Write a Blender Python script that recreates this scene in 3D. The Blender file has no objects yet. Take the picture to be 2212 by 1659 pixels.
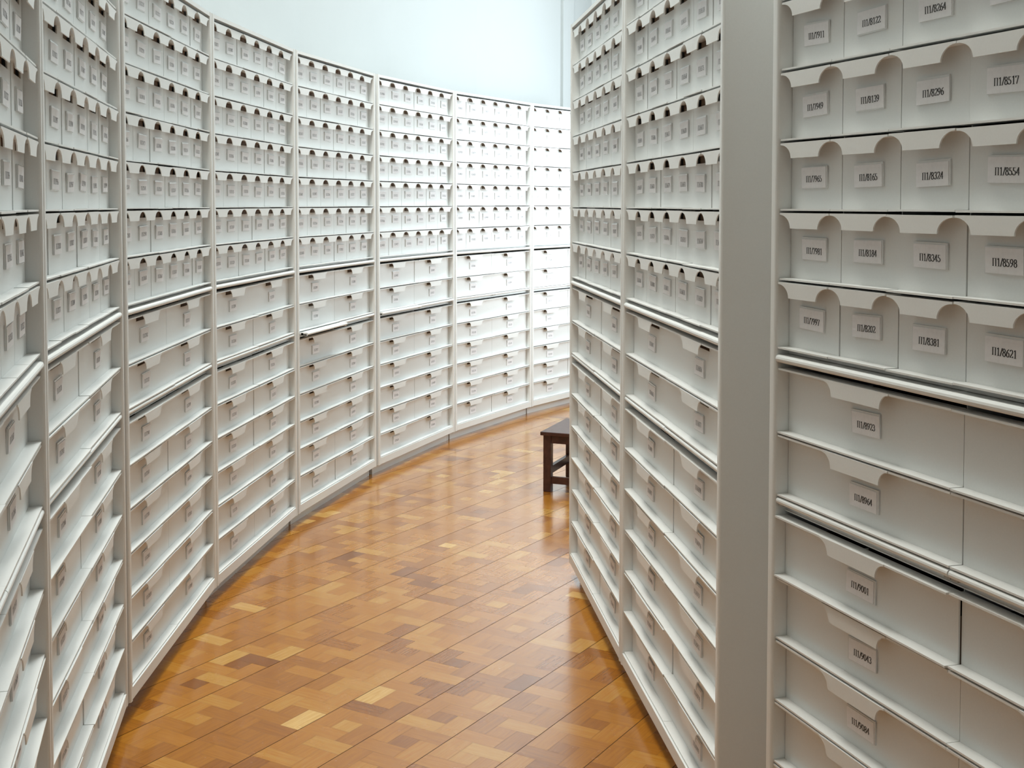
import bpy, math, random
from mathutils import Vector, Matrix
random.seed(7)
R = math.radians
scene = bpy.context.scene
C = scene.collection

# ------------------------------------------------------------------ camera
cam_d = bpy.data.cameras.new('camera')
cam_d.sensor_width = 36.0
cam_d.lens = 2750.0 / 2212.0 * 36.0
cam_d.shift_x = (1106.0 - 950.0) / 2212.0
cam_d.shift_y = -(829.5 - 560.0) / 2212.0
cam_d.clip_start = 0.02
cam = bpy.data.objects.new('camera', cam_d)
C.objects.link(cam)
cam.matrix_world = (Matrix.Translation((0, 0, 1.392)) @ Matrix.Rotation(R(90 - 2.5036), 4, 'X')
                    @ Matrix.Rotation(R(-0.074), 4, 'Z'))
scene.camera = cam

# ------------------------------------------------------------------ world, lights, exposure
scene.view_settings.view_transform = 'Standard'
scene.view_settings.look = 'None'
scene.view_settings.gamma = 1
scene.view_settings.use_curve_mapping = False
scene.view_settings.exposure = 0.14
w = bpy.data.worlds.new('world'); scene.world = w
w.use_nodes = True
w.node_tree.nodes['Background'].inputs[0].default_value = (0.75, 0.85, 1.0, 1)
w.node_tree.nodes['Background'].inputs[1].default_value = 0.02


def area(name, loc, target, sx, sy, power, col, spread=180):
    d = bpy.data.lights.new(name, 'AREA')
    d.shape = 'RECTANGLE'; d.size = sx; d.size_y = sy
    d.energy = power; d.color = col; d.spread = math.radians(spread)
    o = bpy.data.objects.new(name, d); C.objects.link(o)
    o.location = loc
    o.rotation_euler = (Vector(target) - Vector(loc)).to_track_quat('-Z', 'Y').to_euler()
    return o


# daylight entering by the tall window on the right, beyond the right-hand cabinets
area('window_daylight', (2.37, 8.5, 1.9), (0.2, 8.5, 1.9), 1.9, 2.6, 43, (0.860, 0.953, 1.000), 120)
# unseen overhead lights at ceiling height; near and rear ones are added fill
area('ceiling_lamp_far', (1.0, 7.2, 5.75), (1.0, 7.2, 0), 1.6, 1.6, 150, (0.907, 1.000, 1.000))
area('ceiling_lamp_mid', (-0.1, 5.2, 5.75), (-0.1, 5.2, 0), 1.0, 1.6, 107, (0.963, 1.000, 0.963))
area('overhead_fill_near', (-0.55, 3.1, 5.75), (-0.55, 3.1, 0), 0.8, 1.2, 108, (1.000, 0.981, 0.907))  # added fill, set left of the aisle to brighten the near drawer fronts
area('warm_fill_rear', (-0.5, 0.3, 5.75), (-0.5, 0.3, 0), 0.8, 1.2, 14, (1.000, 0.821, 0.571))  # added warm fill for light spilling in from behind the camera

# ------------------------------------------------------------------ materials


def new_mat(name):
    m = bpy.data.materials.new(name); m.use_nodes = True
    nt = m.node_tree
    return m, nt, nt.nodes['Principled BSDF']


def link(nt, a, b): nt.links.new(a, b)


def simple(name, col, rough, noise=0.0, scale=60.0, bump=0.0, spec=0.5):
    m, nt, b = new_mat(name)
    b.inputs['Roughness'].default_value = rough
    b.inputs['Specular IOR Level'].default_value = spec
    tc = nt.nodes.new('ShaderNodeTexCoord')
    n = nt.nodes.new('ShaderNodeTexNoise'); n.inputs['Scale'].default_value = scale
    n.inputs['Detail'].default_value = 3
    link(nt, tc.outputs['Object'], n.inputs['Vector'])
    r = nt.nodes.new('ShaderNodeValToRGB')
    r.color_ramp.elements[0].position = 0.3; r.color_ramp.elements[1].position = 0.7
    lo = [c * (1 - noise) for c in col]; hi = [min(1, c * (1 + noise)) for c in col]
    r.color_ramp.elements[0].color = (*lo, 1); r.color_ramp.elements[1].color = (*hi, 1)
    link(nt, n.outputs['Fac'], r.inputs['Fac'])
    link(nt, r.outputs['Color'], b.inputs['Base Color'])
    if bump:
        bp = nt.nodes.new('ShaderNodeBump'); bp.inputs['Strength'].default_value = bump
        bp.inputs['Distance'].default_value = 0.001
        link(nt, n.outputs['Fac'], bp.inputs['Height']); link(nt, bp.outputs['Normal'], b.inputs['Normal'])
    return m


M_WHITE = simple('white_enamel', (0.79, 0.808, 0.80), 0.42, 0.012, 300, 0.05)
M_DARK = simple('dark_drawer_inside', (0.10, 0.065, 0.045), 0.7, 0.1, 40)  # insides coloured dark to deepen the shade in the gaps between rows
M_SLOT_SHADE = simple('brown_slot_shade', (0.20, 0.125, 0.075), 0.7, 0.1, 40)  # brown backing of the added slots, stands in for shade behind the grips
M_CARD = simple('paper_card', (0.90, 0.90, 0.92), 0.7, 0.03, 120)
M_HOLD = simple('clear_plastic_sleeve', (0.80, 0.82, 0.82), 0.15, 0.03, 90)
M_INK = simple('black_ink', (0.035, 0.033, 0.035), 0.6)
M_INK2 = simple('faded_ink', (0.16, 0.16, 0.17), 0.6)
M_WALL = simple('wall_paint', (0.41, 0.435, 0.44), 0.85, 0.01, 3)
M_CEIL = simple('ceiling_paint', (0.85, 0.86, 0.86), 0.9, 0.01, 3)
M_STOOL = simple('dark_stained_wood', (0.055, 0.020, 0.014), 0.35, 0.35, 45, 0.2)
M_STEEL = simple('grey_metal', (0.42, 0.41, 0.38), 0.4, 0.03, 100)
M_GLUE = simple('parquet_joint', (0.10, 0.045, 0.02), 0.8)


def parquet():
    m, nt, b = new_mat('oak_parquet')
    at = nt.nodes.new('ShaderNodeAttribute'); at.attribute_name = 'tone'
    uv = nt.nodes.new('ShaderNodeUVMap'); uv.uv_map = 'grain'
    mp = nt.nodes.new('ShaderNodeMapping'); mp.inputs['Scale'].default_value = (5, 95, 1)
    link(nt, uv.outputs['UV'], mp.inputs['Vector'])
    n = nt.nodes.new('ShaderNodeTexNoise'); n.inputs['Scale'].default_value = 1.6
    n.inputs['Detail'].default_value = 6; n.inputs['Roughness'].default_value = 0.65
    n.inputs['Distortion'].default_value = 0.6
    link(nt, mp.outputs['Vector'], n.inputs['Vector'])
    ramp = nt.nodes.new('ShaderNodeValToRGB')
    e = ramp.color_ramp.elements
    e[0].position = 0.0; e[0].color = (0.15, 0.042, 0.004, 1)
    e[1].position = 1.0; e[1].color = (0.68, 0.43, 0.15, 1)
    for p, c in ((0.28, (0.28, 0.092, 0.006, 1)), (0.55, (0.42, 0.162, 0.012, 1)), (0.8, (0.50, 0.26, 0.050, 1))):
        x = e.new(p); x.color = c
    mix = nt.nodes.new('ShaderNodeMath'); mix.operation = 'MULTIPLY_ADD'
    link(nt, n.outputs['Fac'], mix.inputs[0]); mix.inputs[1].default_value = 0.55
    sub = nt.nodes.new('ShaderNodeMath'); sub.operation = 'SUBTRACT'
    link(nt, at.outputs['Fac'], sub.inputs[0]); sub.inputs[1].default_value = 0.275
    link(nt, sub.outputs[0], mix.inputs[2])
    link(nt, mix.outputs[0], ramp.inputs['Fac'])
    link(nt, ramp.outputs['Color'], b.inputs['Base Color'])
    n2 = nt.nodes.new('ShaderNodeTexNoise'); n2.inputs['Scale'].default_value = 14
    n2.inputs['Detail'].default_value = 4
    tc = nt.nodes.new('ShaderNodeTexCoord'); link(nt, tc.outputs['Object'], n2.inputs['Vector'])
    rr = nt.nodes.new('ShaderNodeMapRange')
    rr.inputs['To Min'].default_value = 0.17; rr.inputs['To Max'].default_value = 0.33
    link(nt, n2.outputs['Fac'], rr.inputs['Value']); link(nt, rr.outputs['Result'], b.inputs['Roughness'])
    n3 = nt.nodes.new('ShaderNodeTexNoise'); n3.inputs['Scale'].default_value = 9
    link(nt, tc.outputs['Object'], n3.inputs['Vector'])
    bp = nt.nodes.new('ShaderNodeBump'); bp.inputs['Strength'].default_value = 0.25
    bp.inputs['Distance'].default_value = 0.004
    link(nt, n3.outputs['Fac'], bp.inputs['Height'])
    bp2 = nt.nodes.new('ShaderNodeBump'); bp2.inputs['Strength'].default_value = 0.04
    bp2.inputs['Distance'].default_value = 0.0006
    link(nt, n.outputs['Fac'], bp2.inputs['Height']); link(nt, bp.outputs['Normal'], bp2.inputs['Normal'])
    link(nt, bp2.outputs['Normal'], b.inputs['Normal'])
    b.inputs['Coat Weight'].default_value = 0.9
    b.inputs['Specular IOR Level'].default_value = 0.35
    b.inputs['Coat Roughness'].default_value = 0.16
    return m


M_FLOOR = parquet()

# ------------------------------------------------------------------ mesh helpers


class MB:
    def __init__(s):
        s.v = []; s.f = []; s.m = []; s.sm = []

    def box(s, x0, x1, y0, y1, z0, z1, mi=0):
        i = len(s.v)
        s.v += [(x, y, z) for z in (z0, z1) for y in (y0, y1) for x in (x0, x1)]
        for q in ((0, 2, 3, 1), (4, 5, 7, 6), (0, 1, 5, 4), (2, 6, 7, 3), (0, 4, 6, 2), (1, 3, 7, 5)):
            s.f.append([i + k for k in q]); s.m.append(mi)
        return s

    def prism_z(s, prof, z0, z1, mi=0):
        """extrude a closed xy outline (counter-clockwise seen from above) from z0 to z1"""
        i = len(s.v); n = len(prof)
        s.v += [(x, y, z0) for x, y in prof] + [(x, y, z1) for x, y in prof]
        s.f.append([i + k for k in range(n)][::-1]); s.m.append(mi)
        s.f.append([i + n + k for k in range(n)]); s.m.append(mi)
        for k in range(n):
            j = (k + 1) % n
            s.f.append([i + k, i + j, i + n + j, i + n + k]); s.m.append(mi)
        return s

    def prism_x(s, prof, x0, x1, mi=0):
        """extrude a closed yz outline from x0 to x1"""
        i = len(s.v); n = len(prof)
        s.v += [(x0, y, z) for y, z in prof] + [(x1, y, z) for y, z in prof]
        s.f.append([i + k for k in range(n)][::-1]); s.m.append(mi)
        s.f.append([i + n + k for k in range(n)]); s.m.append(mi)
        for k in range(n):
            j = (k + 1) % n
            s.f.append([i + k, i + j, i + n + j, i + n + k]); s.m.append(mi)
        return s

    def quad(s, a, b, c, d, mi=0):
        i = len(s.v); s.v += [a, b, c, d]; s.f.append([i, i + 1, i + 2, i + 3]); s.m.append(mi)
        return s

    def mesh(s, name, mats):
        me = bpy.data.meshes.new(name)
        me.from_pydata(s.v, [], s.f)
        for m in mats: me.materials.append(m)
        me.polygons.foreach_set('material_index', s.m)
        me.update()
        return me


def obj(name, me, parent=None, loc=(0, 0, 0), rot=(0, 0, 0)):
    o = bpy.data.objects.new(name, me); C.objects.link(o)
    if parent: o.parent = parent
    o.location = loc; o.rotation_euler = rot
    return o


def struct(name, me):
    o = obj(name, me); o['kind'] = 'structure'; return o


def thing(name, label, cat, loc=(0, 0, 0), rz=0, group=None):
    o = bpy.data.objects.new(name, None); C.objects.link(o)
    o.location = loc; o.rotation_euler = (0, 0, rz); o.empty_display_size = 0.2
    o['label'] = label; o['category'] = cat
    if group: o['group'] = group
    return o


# ------------------------------------------------------------------ printed numbers (strokes, thick verticals)
def arc(cx, cy, rx, ry, a0, a1, n=8):
    return [(cx + rx * math.cos(R(a0 + (a1 - a0) * k / n)), cy + ry * math.sin(R(a0 + (a1 - a0) * k / n))) for k in range(n + 1)]


G = {
    '0': [arc(.25, .5, .19, .46, 0, 360, 14)],
    '1': [[(.12, .84), (.27, .97)], [(.27, .97), (.27, .03)], [(.12, .02), (.42, .02)]],
    '2': [arc(.25, .72, .19, .25, 165, -20, 8) + [(.06, .06)], [(.05, .05), (.44, .05)], [(.44, .05), (.47, .2)]],
    '3': [arc(.24, .74, .17, .22, 160, -80, 7), arc(.22, .28, .2, .25, 85, -160, 8)],
    '4': [[(.33, .97), (.33, .03)], [(.33, .95), (.03, .3)], [(.03, .29), (.47, .29)]],
    '5': [[(.12, .93), (.43, .93)], [(.13, .95), (.1, .56)], arc(.2, .31, .22, .27, 110, -160, 9)],
    '6': [arc(.26, .3, .19, .27, 0, 360, 12), [(.42, .96), (.24, .82), (.11, .6), (.07, .35)]],
    '7': [[(.06, .95), (.46, .95)], [(.06, .97), (.05, .78)], [(.45, .95), (.2, .03)]],
    '8': [arc(.25, .74, .16, .22, 0, 360, 12), arc(.25, .27, .19, .25, 0, 360, 12)],
    '9': [arc(.24, .7, .19, .27, 0, 360, 12), [(.43, .65), (.39, .4), (.26, .18), (.08, .04)]],
    '/': [[(.32, 1.0), (.02, 0)]],
    '\u041f': [[(.1, .95), (.1, .03)], [(.5, .95), (.5, .03)], [(.0, .95), (.6, .95)],
               [(.0, .03), (.2, .03)], [(.4, .03), (.6, .03)]],
}
ADV = {'/': .34, '\u041f': .66}


def add_text(mb, s, cx, cz, h, y, mi, sx=1.2, wt=1.0):
    tot = sum(ADV.get(c, .53) for c in s) * h * sx
    x = cx - tot / 2
    for c in s:
        for st in G[c]:
            for (ax, az), (bx, bz) in zip(st, st[1:]):
                dx, dz = bx - ax, bz - az
                L = math.hypot(dx, dz) or 1
                if L < 1e-6: continue
                hw = (0.026 + 0.050 * abs(dz) / L) * wt
                px, pz = -dz / L * hw, dx / L * hw
                ex, ez = dx / L * 0.02, dz / L * 0.02
                q = [(ax - px - ex, az - pz - ez), (bx - px + ex, bz - pz + ez), (bx + px + ex, bz + pz + ez), (ax + px - ex, az + pz - ez)]
                mb.quad(*[(x + u * h * sx, y, cz - h / 2 + v * h) for u, v in q], mi)
        x += ADV.get(c, .53) * h * sx


def number_card(text, slide=(0, 0), wt=1.0, ink=None):
    """a plastic sleeve on the drawer front with a paper card carrying the drawer's number"""
    b = MB()
    b.box(-.0410, .0410, -.0028, 0, -.0205, .0205, 0)
    cx, cz = slide
    b.box(-.0395 + cx, .0395 + cx, -.0036, -.0030, -.0195 + cz, .0180 + cz, 1)
    add_text(b, text, cx + .002, cz - .003, .0118, -.0038, 2, wt=wt)
    return b.mesh('number_card', [M_HOLD, M_CARD, ink or M_INK])


# ------------------------------------------------------------------ drawers
T0 = 2.031           # underside of the top board
P1 = .1299           # pitch of the seven rows of small drawers
REC = .024           # how far the drawer fronts stand back from the cabinet's front plane


def drawer_body(wd, h, lip, half, slot=.0175):
    g = .0010
    b = MB()
    b.box(g, wd - g, 0, REC, -.0032, 0)                       # ledge in front
    if slot == 0: half = .001
    zs = h - lip - .0034 - slot; c = wd / 2                   # face plate, slot added behind the grip as shade in the arches
    b.box(g, wd - g, REC, REC + .003, -.0032, zs)
    b.box(g, c - half, REC, REC + .003, zs, h - lip).box(c + half, wd - g, REC, REC + .003, zs, h - lip)
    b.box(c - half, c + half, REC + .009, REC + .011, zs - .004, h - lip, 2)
    b.box(c - half, c + half, REC, REC + .011, h - lip - .0034, h - lip)
    b.box(g, wd - g, .0005, REC, h - lip - .0034, h - lip)    # lip over the front
    d = .36
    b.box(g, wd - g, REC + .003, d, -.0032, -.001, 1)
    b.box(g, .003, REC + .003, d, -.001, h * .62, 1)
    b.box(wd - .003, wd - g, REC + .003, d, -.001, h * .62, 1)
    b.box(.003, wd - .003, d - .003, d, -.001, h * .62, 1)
    return b.mesh('drawer', [M_WHITE, M_DARK, M_SLOT_SHADE])


def tab_mesh(wd, half, a, hgt=.0285):
    """grip flap hanging from the lip: flat middle, concave quarter curve each side"""
    c = wd / 2
    n = 8
    pts = []
    for k in range(n + 1):
        t = k / n * math.pi / 2
        pts.append((c - half - a + a * math.sin(t), -hgt + (hgt - .0034) * math.cos(t)))
    pts += [(2 * c - x, z) for x, z in pts[::-1]]
    b = MB()
    y0, y1 = -.0012, .0012
    for (xa, za), (xb, zb) in zip(pts, pts[1:]):
        i = len(b.v)
        b.v += [(xa, y0, za), (xb, y0, zb), (xb, y0, 0), (xa, y0, 0), (xa, y1, za), (xb, y1, zb), (xb, y1, 0), (xa, y1, 0)]
        for q in ((0, 1, 2, 3), (7, 6, 5, 4), (4, 5, 1, 0), (3, 2, 6, 7)):
            b.f.append([i + k for k in q]); b.m.append(0)
    i0 = 0; i1 = len(b.v) - 8
    b.f.append([i0 + 4, i0 + 0, i0 + 3, i0 + 7]); b.m.append(0)
    b.f.append([i1 + 1, i1 + 5, i1 + 6, i1 + 2]); b.m.append(0)
    return b.mesh('pull_tab', [M_WHITE])


WS, WL = 1.0 / 6, 0.5
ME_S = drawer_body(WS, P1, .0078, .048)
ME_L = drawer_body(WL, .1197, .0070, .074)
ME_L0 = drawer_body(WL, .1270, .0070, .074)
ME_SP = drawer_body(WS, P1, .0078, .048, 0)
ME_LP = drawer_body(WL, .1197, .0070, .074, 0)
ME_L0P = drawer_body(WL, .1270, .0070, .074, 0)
TAB_S = tab_mesh(WS, .0455, .0360)
TAB_L = tab_mesh(WL, .0700, .0240)

# rows: (z of the ledge line, height, small?)
ROWS = [(T0 - P1 * (k + 1), P1, True) for k in range(7)]
ROWS += [(.9615, .1270, False), (.8420, .1197, False)]
ROWS += [(.6890 - .1197 * k, .1197, False) for k in range(6)]

# ------------------------------------------------------------------ cabinet carcass (local frame: x 0..1 opening, y into the cabinet)
PT = .0215
DEP = .385


def side_panel():
    r = .006; y0 = -.006
    prof = []
    for k in range(5):
        a = R(180 + 90 * k / 4); prof.append((r + r * math.cos(a), y0 + r + r * math.sin(a)))
    for k in range(5):
        a = R(270 + 90 * k / 4); prof.append((PT - r + r * math.cos(a), y0 + r + r * math.sin(a)))
    prof += [(PT, DEP), (0, DEP)]
    b = MB().prism_z(prof, .050, T0 + .0165)
    b.box(.002, PT - .002, .036, DEP - .01, 0, .050)
    return b.mesh('side_panel', [M_WHITE])


def bull(y0, y1, z0, z1):
    """yz outline of a rail whose front edge is rounded"""
    r = (z1 - z0) / 2 * .9
    p = []
    for k in range(7):
        a = R(270 - 180 * k / 6)
        p.append((y0 + r + r * math.cos(a), (z0 + z1) / 2 + (z1 - z0) / 2 * math.sin(a)))
    p += [(y1, z1), (y1, z0)]
    return p


ME_SIDE = side_panel()
ME_TOP = MB().box(0, 1, -.004, DEP, T0 + .003, T0 + .016).mesh('top_panel', [M_WHITE])
ME_BACK = MB().box(0, 1, DEP - .006, DEP, .05, T0 + .003).mesh('back_panel', [M_WHITE])
ME_RAIL = MB().prism_x(bull(-.005, .03, 1.0926, 1.1074), 0, 1).box(0, 1, .027, DEP - .006, 1.0955, 1.1045).box(0, 1, REC, REC + .003, 1.1085, 1.1180).mesh('shelf_rail', [M_WHITE])
_b = MB().box(0, 1, -.0045, .05, .052, .0855).box(0, 1, .05, DEP - .006, .078, .0855)
ME_BASE = _b.mesh('base_rail', [M_WHITE])
ME_PLINTH = MB().box(-.006, 1.006, .037, .055, 0, .052).mesh('plinth', [M_WHITE])
_b = MB()
for k in range(1, 6):
    _b.box(k / 6 - .0006, k / 6 + .0006, REC + .0045, DEP - .01, 1.1074, T0 + .003)
for z0, z1 in ((.838, 1.0926), (.0855, .818)):
    _b.box(.5 - .0006, .5 + .0006, REC + .0045, DEP - .01, z0, z1)
ME_DIV = _b.mesh('divider', [M_WHITE])
ME_RUN = MB().box(0, 1, REC - .006, DEP - .01, .8098, .8115).box(0, 1, .022, .025, .8115, .8285).mesh('shelf_runner', [M_WHITE])
_b = MB().prism_x(bull(-.002, .03, .8243, .8362), .0015, .4985).box(.0015, .4985, .02, .34, .829, .8345)
_b.box(.0015, .016, .004, .30, .8205, .8290, 1).box(.484, .4985, .004, .30, .8205, .8290, 1)
ME_WSHELF = _b.mesh('writing_shelf', [M_WHITE, M_STEEL])

KNOWN = {}
for c, col in enumerate((('7871', '7893', '7911', '7949', '7965', '7981', '7997'),
                         ('8101', '8111', '8122', '8139', '8165', '8184', '8202'),
                         ('8222', '8241', '8264', '8296', '8324', '8345', '8381'),
                         ('8411', '8442', '8479', '8517', '8554', '8598', '8621'),
                         ('8651', '8672', '8690', '8711', '8733', '8752', '8770'),
                         ('8790', '8811', '8834', '8850', '8871', '8890', '8907'))):
    for r_, t in enumerate(col): KNOWN[(r_, c)] = t
for r_, t in enumerate(('8923', '8964', '9001', '9043', '9084', '9122', '9160', '9205')): KNOWN[(7 + r_, 0)] = t
for r_, t in enumerate(('9240', '9281', '9322', '9350', '9391', '9437', '9470', '9512')): KNOWN[(7 + r_, 1)] = t

SERIAL = [1104]


def cabinet(Lpt, ang, label, group, known=None, shelf=(0, 0), pulls=None):
    """Lpt: left end of the opening (seen from the aisle) in metres, ang: heading of the front in degrees"""
    root = thing('card_catalogue_cabinet', label, 'cabinet', (Lpt[0], Lpt[1], 0), R(ang), group)
    obj('side_panel', ME_SIDE, root, (-PT, 0, 0))
    obj('side_panel', ME_SIDE, root, (1, 0, 0))
    obj('top_panel', ME_TOP, root); obj('back_panel', ME_BACK, root)
    obj('shelf_rail', ME_RAIL, root); obj('base_rail', ME_BASE, root); obj('plinth', ME_PLINTH, root)
    obj('divider', ME_DIV, root); obj('shelf_runner', ME_RUN, root)
    for k in range(2):
        obj('writing_shelf', ME_WSHELF, root, (.5 * k, -shelf[k], 0))
    for r_, (z, h, small) in enumerate(ROWS):
        for c in range(6 if small else 2):
            wd = WS if small else WL
            me = ME_S if small else (ME_L0 if r_ == 7 else ME_L)
            if known is not None: me = ME_SP if small else (ME_L0P if r_ == 7 else ME_LP)
            pull = random.choice((0, 0, 0, .0006, .0012, .002)) * (1 if small else 1.2)
            if pulls and (r_, c) in pulls: pull = pulls[(r_, c)]
            dz = random.uniform(-.0007, .0007)
            if r_ == 14: dz = 0
            d = obj('drawer', me, root, (c * wd, -pull + .0012, z + dz))
            lip = .0078 if small else .0070
            obj('pull_tab', TAB_S if small else TAB_L, d, (0, 0, h - lip))
            if known is not None: t = known[(r_, c)]
            else:
                t = str(SERIAL[0]); SERIAL[0] += random.choice((7, 11, 9, 14)); SERIAL[0] = 1104 if SERIAL[0] > 7800 else SERIAL[0]
            me_c = number_card('\u041f1/' + t, (random.uniform(-.0025, .003), random.uniform(-.0015, .001)),
                               *((1.0, M_INK) if known is not None else (.75, M_INK2)))
            obj('number_card', me_c, d, (wd / 2 + random.uniform(-.003, .003), REC - .0002, h - .0715 + random.uniform(-.002, .002) - (0 if small else .001)),
                (random.uniform(-.03, .05), random.uniform(-.03, .03), 0))
    return root


GL = 'white card catalogue cabinets along the curved left wall'
GR = 'white card catalogue cabinets on the right of the aisle'
U = .1


def place(L, Rr, *a, **k):
    """centre a 1 m opening between two measured end points"""
    lx, ly, rx, ry = L[0] * U, L[1] * U, Rr[0] * U, Rr[1] * U
    th = math.atan2(ry - ly, rx - lx)
    mx, my = (lx + rx) / 2, (ly + ry) / 2
    return cabinet((mx - math.cos(th) * .5, my - math.sin(th) * .5), math.degrees(th), *a, **k)


cabinet((-.5244, 1.321), 101.5, 'white drawer cabinet cut off by the left edge of the photo', GL)
place((-7.316, 23.503), (-8.416, 33.413), 'white drawer cabinet right beside the one cut off by the photo\'s left edge', GL,
      pulls={(9, 0): .004, (8, 0): .003})
place((-8.37, 33.936), (-7.907, 43.889), 'third white drawer cabinet from the left edge, its foot meeting the nearest parquet', GL)
place((-7.841, 44.387), (-6.234, 54.252), 'leftmost white drawer cabinet whose whole top edge shows below the wall, writing shelves shut', GL,
      pulls={(10, 1): .004})
place((-6.101, 54.777), (-3.344, 64.443), 'white drawer cabinet in the curved row with its writing shelf pulled out furthest', GL,
      shelf=(.040, .002))
place((-3.107, 64.968), (.762, 74.281), 'white drawer cabinet in the curved row with its writing shelf pulled out slightly', GL,
      shelf=(.018, .006))
cabinet((.0975, 7.473), 60.5, 'brightly lit white drawer cabinet, last one of the curved row seen at full width', GL)
cabinet((.6173, 8.3852), 54.5, 'farthest white drawer cabinet of the curve, half hidden behind the right-hand cabinets', GL)

cabinet((.4888, 4.6960), -87.6, 'narrow-looking white drawer cabinet right of the aisle, hiding half of the wooden bench', GR)
cabinet((.5332, 3.6470), -87.0, 'white drawer cabinet right of the aisle with the plain grey end panel', GR)
_d = R(-74.5)
cabinet((.6365, 2.3882), -74.5, 'nearest white drawer cabinet at the right edge, with readable numbers on its cards', GR, known=KNOWN,
        pulls={(9, 0): .005, (7, 0): .001})

# ------------------------------------------------------------------ parquet floor: pinwheel tiles laid at an angle
ta = R(90 - 32.9)
Av = Vector((math.cos(ta), math.sin(ta))); Bv = Vector((math.sin(ta), -math.cos(ta)))
PITCH = .1842; A0 = 3.129; B0 = -1.747
PIECES = ((1, 0, 3, 1, 0), (2, 1, 3, 3, 1), (0, 2, 2, 3, 0), (0, 0, 1, 2, 1), (1, 1, 2, 2, 0))   # a0,b0,a1,b1,grain across
fv = []; ff = []; tones = []; uvs = []
rnd = random.Random(3)
for i in range(-60, 70):
    for j in range(-60, 60):
        o = Av * (A0 + i * PITCH) + Bv * (B0 + j * PITCH)
        if not (-1.6 < o.x < 2.4 and -1.3 < o.y < 10.6): continue
        tile_tone = rnd.gauss(0, .05)
        for (a0, b0, a1, b1, gr) in PIECES:
            g = .00025
            ga0 = .0002 if a0 == 0 else g; gb0 = .0010 if b0 == 0 else g
            ga1 = .0002 if a1 == 3 else g; gb1 = .0010 if b1 == 3 else g
            u0, u1 = a0 * PITCH / 3 + ga0, a1 * PITCH / 3 - ga1
            v0, v1 = b0 * PITCH / 3 + gb0, b1 * PITCH / 3 - gb1
            k = len(fv)
            for (u, v) in ((u0, v0), (u0, v1), (u1, v1), (u1, v0)):
                p = o + Av * u + Bv * v; fv.append((p.x, p.y, 0))
            ff.append((k, k + 1, k + 2, k + 3))
            t = .50 + tile_tone + rnd.gauss(0, .10)
            q = rnd.random()
            if q < .07: t += .22
            elif q < .14: t -= .20
            tones.append(min(.95, max(.08, t)))
            su, sv = rnd.uniform(0, 50), rnd.uniform(0, 50)
            for (u, v) in ((u0, v0), (u0, v1), (u1, v1), (u1, v0)):
                uvs += ([v + su, u + sv] if gr ^ (1 if (a1 - a0) > (b1 - b0) else 0) ^ 1 and False else
                        ([u + su, v + sv] if (a1 - a0) >= (b1 - b0) else [v + su, u + sv]))
nf = len(ff)
k = len(fv)
fv += [(-1.9, -1.4, -.0012), (2.6, -1.4, -.0012), (2.6, 10.5, -.0012), (-1.9, 10.5, -.0012)]
ff.append((k, k + 1, k + 2, k + 3)); tones.append(0); uvs += [0, 0, 1, 0, 1, 1, 0, 1]
me = bpy.data.meshes.new('floor'); me.from_pydata(fv, [], ff)
me.materials.append(M_FLOOR); me.materials.append(M_GLUE)
at = me.attributes.new('tone', 'FLOAT', 'FACE'); at.data.foreach_set('value', tones)
ul = me.uv_layers.new(name='grain'); ul.data.foreach_set('uv', uvs)
me.polygons[nf].material_index = 1
me.update()
struct('floor', me)

# ------------------------------------------------------------------ walls, ceiling, window
H = 5.9
# wall that follows the curve behind the left cabinets
front = [(-.5244, 1.321), (-.7316, 2.3503), (-.837, 3.3936), (-.7841, 4.4387), (-.6101, 5.4777), (-.3107, 6.4968),
         (.0975, 7.473), (.6173, 8.3852)]
angs = [101.5, 96.3, 87.3, 80.7, 74.1, 67.4, 61.0, 54.5]
pts = [(-1.25, -1.3)]
for (x, y), a in zip(front, angs):
    n = Vector((-math.sin(R(a)), math.cos(R(a))))
    pts.append((x + n.x * .45, y + n.y * .45))
u = Vector((math.cos(R(54.5)), math.sin(R(54.5)))); n = Vector((-u.y, u.x))
base = Vector((.6173, 8.3852))
pe = base + n * .45 + u * 1.6
pts += [(pe.x, pe.y), (2.45, 10.3)]
b = MB()
for (xa, ya), (xb, yb) in zip(pts, pts[1:]):
    d = Vector((xb - xa, yb - ya)).normalized(); nn = Vector((-d.y, d.x)) * .12
    i = len(b.v)
    b.v += [(xa, ya, 0), (xb, yb, 0), (xb + nn.x, yb + nn.y, 0), (xa + nn.x, ya + nn.y, 0),
            (xa, ya, H), (xb, yb, H), (xb + nn.x, yb + nn.y, H), (xa + nn.x, ya + nn.y, H)]
    for q in ((0, 1, 5, 4), (2, 3, 7, 6), (4, 5, 6, 7), (3, 2, 1, 0)):
        b.f.append([i + t for t in q]); b.m.append(0)
struct('wall_left', b.mesh('wall_left', [M_WALL]))
# slim pilaster on that wall, its edge shows above the farthest cabinets
p0 = base + n * .45 + u * 1.13
b = MB()
prof = [p0, p0 + u * .16, p0 + u * .16 - n * .02, p0 - n * .02]
b.prism_z([(q.x, q.y) for q in prof][::-1], 2.06, H)
struct('trim_1', b.mesh('trim_1', [M_WALL]))
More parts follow.
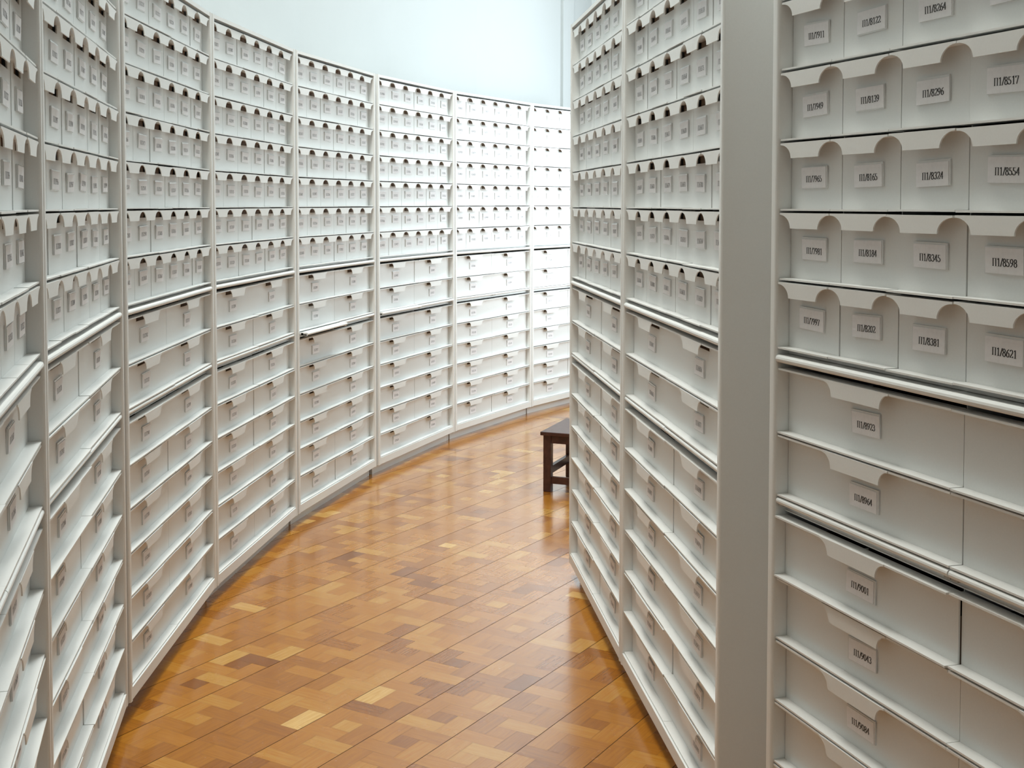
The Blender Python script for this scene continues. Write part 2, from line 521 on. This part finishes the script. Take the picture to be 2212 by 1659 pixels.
# right wall with the window
X = 2.4
b = MB()
b.box(X, X + .15, -1.3, 7.5, 0, H).box(X, X + .15, 9.5, 10.4, 0, H).box(X, X + .15, 7.5, 9.5, 0, .55).box(X, X + .15, 7.5, 9.5, 3.25, H)
struct('wall_right', b.mesh('wall_right', [M_WALL]))
struct('wall_rear', MB().box(-1.4, X + .15, -1.45, -1.3, 0, H).mesh('wall_rear', [M_WALL]))
struct('ceiling', MB().box(-1.9, X + .15, -1.45, 10.8, H, H + .1).mesh('ceiling', [M_CEIL]))
b = MB()
for y0, y1 in ((7.5, 7.56), (8.47, 8.53), (9.44, 9.5)): b.box(X + .03, X + .09, y0, y1, .55, 3.25)
for z0, z1 in ((.55, .61), (2.3, 2.35), (3.19, 3.25)): b.box(X + .03, X + .09, 7.5, 9.5, z0, z1)
struct('window_1', b.mesh('window_1', [M_WALL]))

# ------------------------------------------------------------------ low wooden bench half hidden behind the right-hand cabinets


def bench():
    ang = R(-23)
    root = thing('wooden_bench', 'low dark brown wooden bench on the parquet, half hidden behind the right-hand cabinets', 'bench',
                 (.498, 6.10, 0), ang)
    hgt = .293; Lx = .62; Ly = .40; lg = .038
    b = MB().box(-.012, Lx + .012, -.012, Ly + .012, hgt - .018, hgt)
    s = obj('seat', b.mesh('seat', [M_STOOL]), root)
    bv = s.modifiers.new('edge', 'BEVEL'); bv.width = .003; bv.segments = 2
    leg = MB().box(0, lg, 0, lg, 0, hgt - .018).mesh('leg', [M_STOOL])
    for x in (0, Lx - lg):
        for y in (0, Ly - lg):
            o = obj('leg', leg, root, (x, y, 0))
            bv = o.modifiers.new('edge', 'BEVEL'); bv.width = .002; bv.segments = 1
    for y in (.006, Ly - .026):
        obj('apron', MB().box(lg, Lx - lg, y, y + .02, hgt - .056, hgt - .018).mesh('apron', [M_STOOL]), root)
        obj('stretcher', MB().box(lg, Lx - lg, y + .004, y + .022, .040, .074).mesh('stretcher', [M_STOOL]), root)
    for x in (.006, Lx - .026):
        obj('apron', MB().box(x, x + .02, lg, Ly - lg, hgt - .056, hgt - .018).mesh('apron', [M_STOOL]), root)
        obj('stretcher', MB().box(x, x + .02, lg, Ly - lg, .080, .116).mesh('stretcher', [M_STOOL]), root)
    return root


bench()
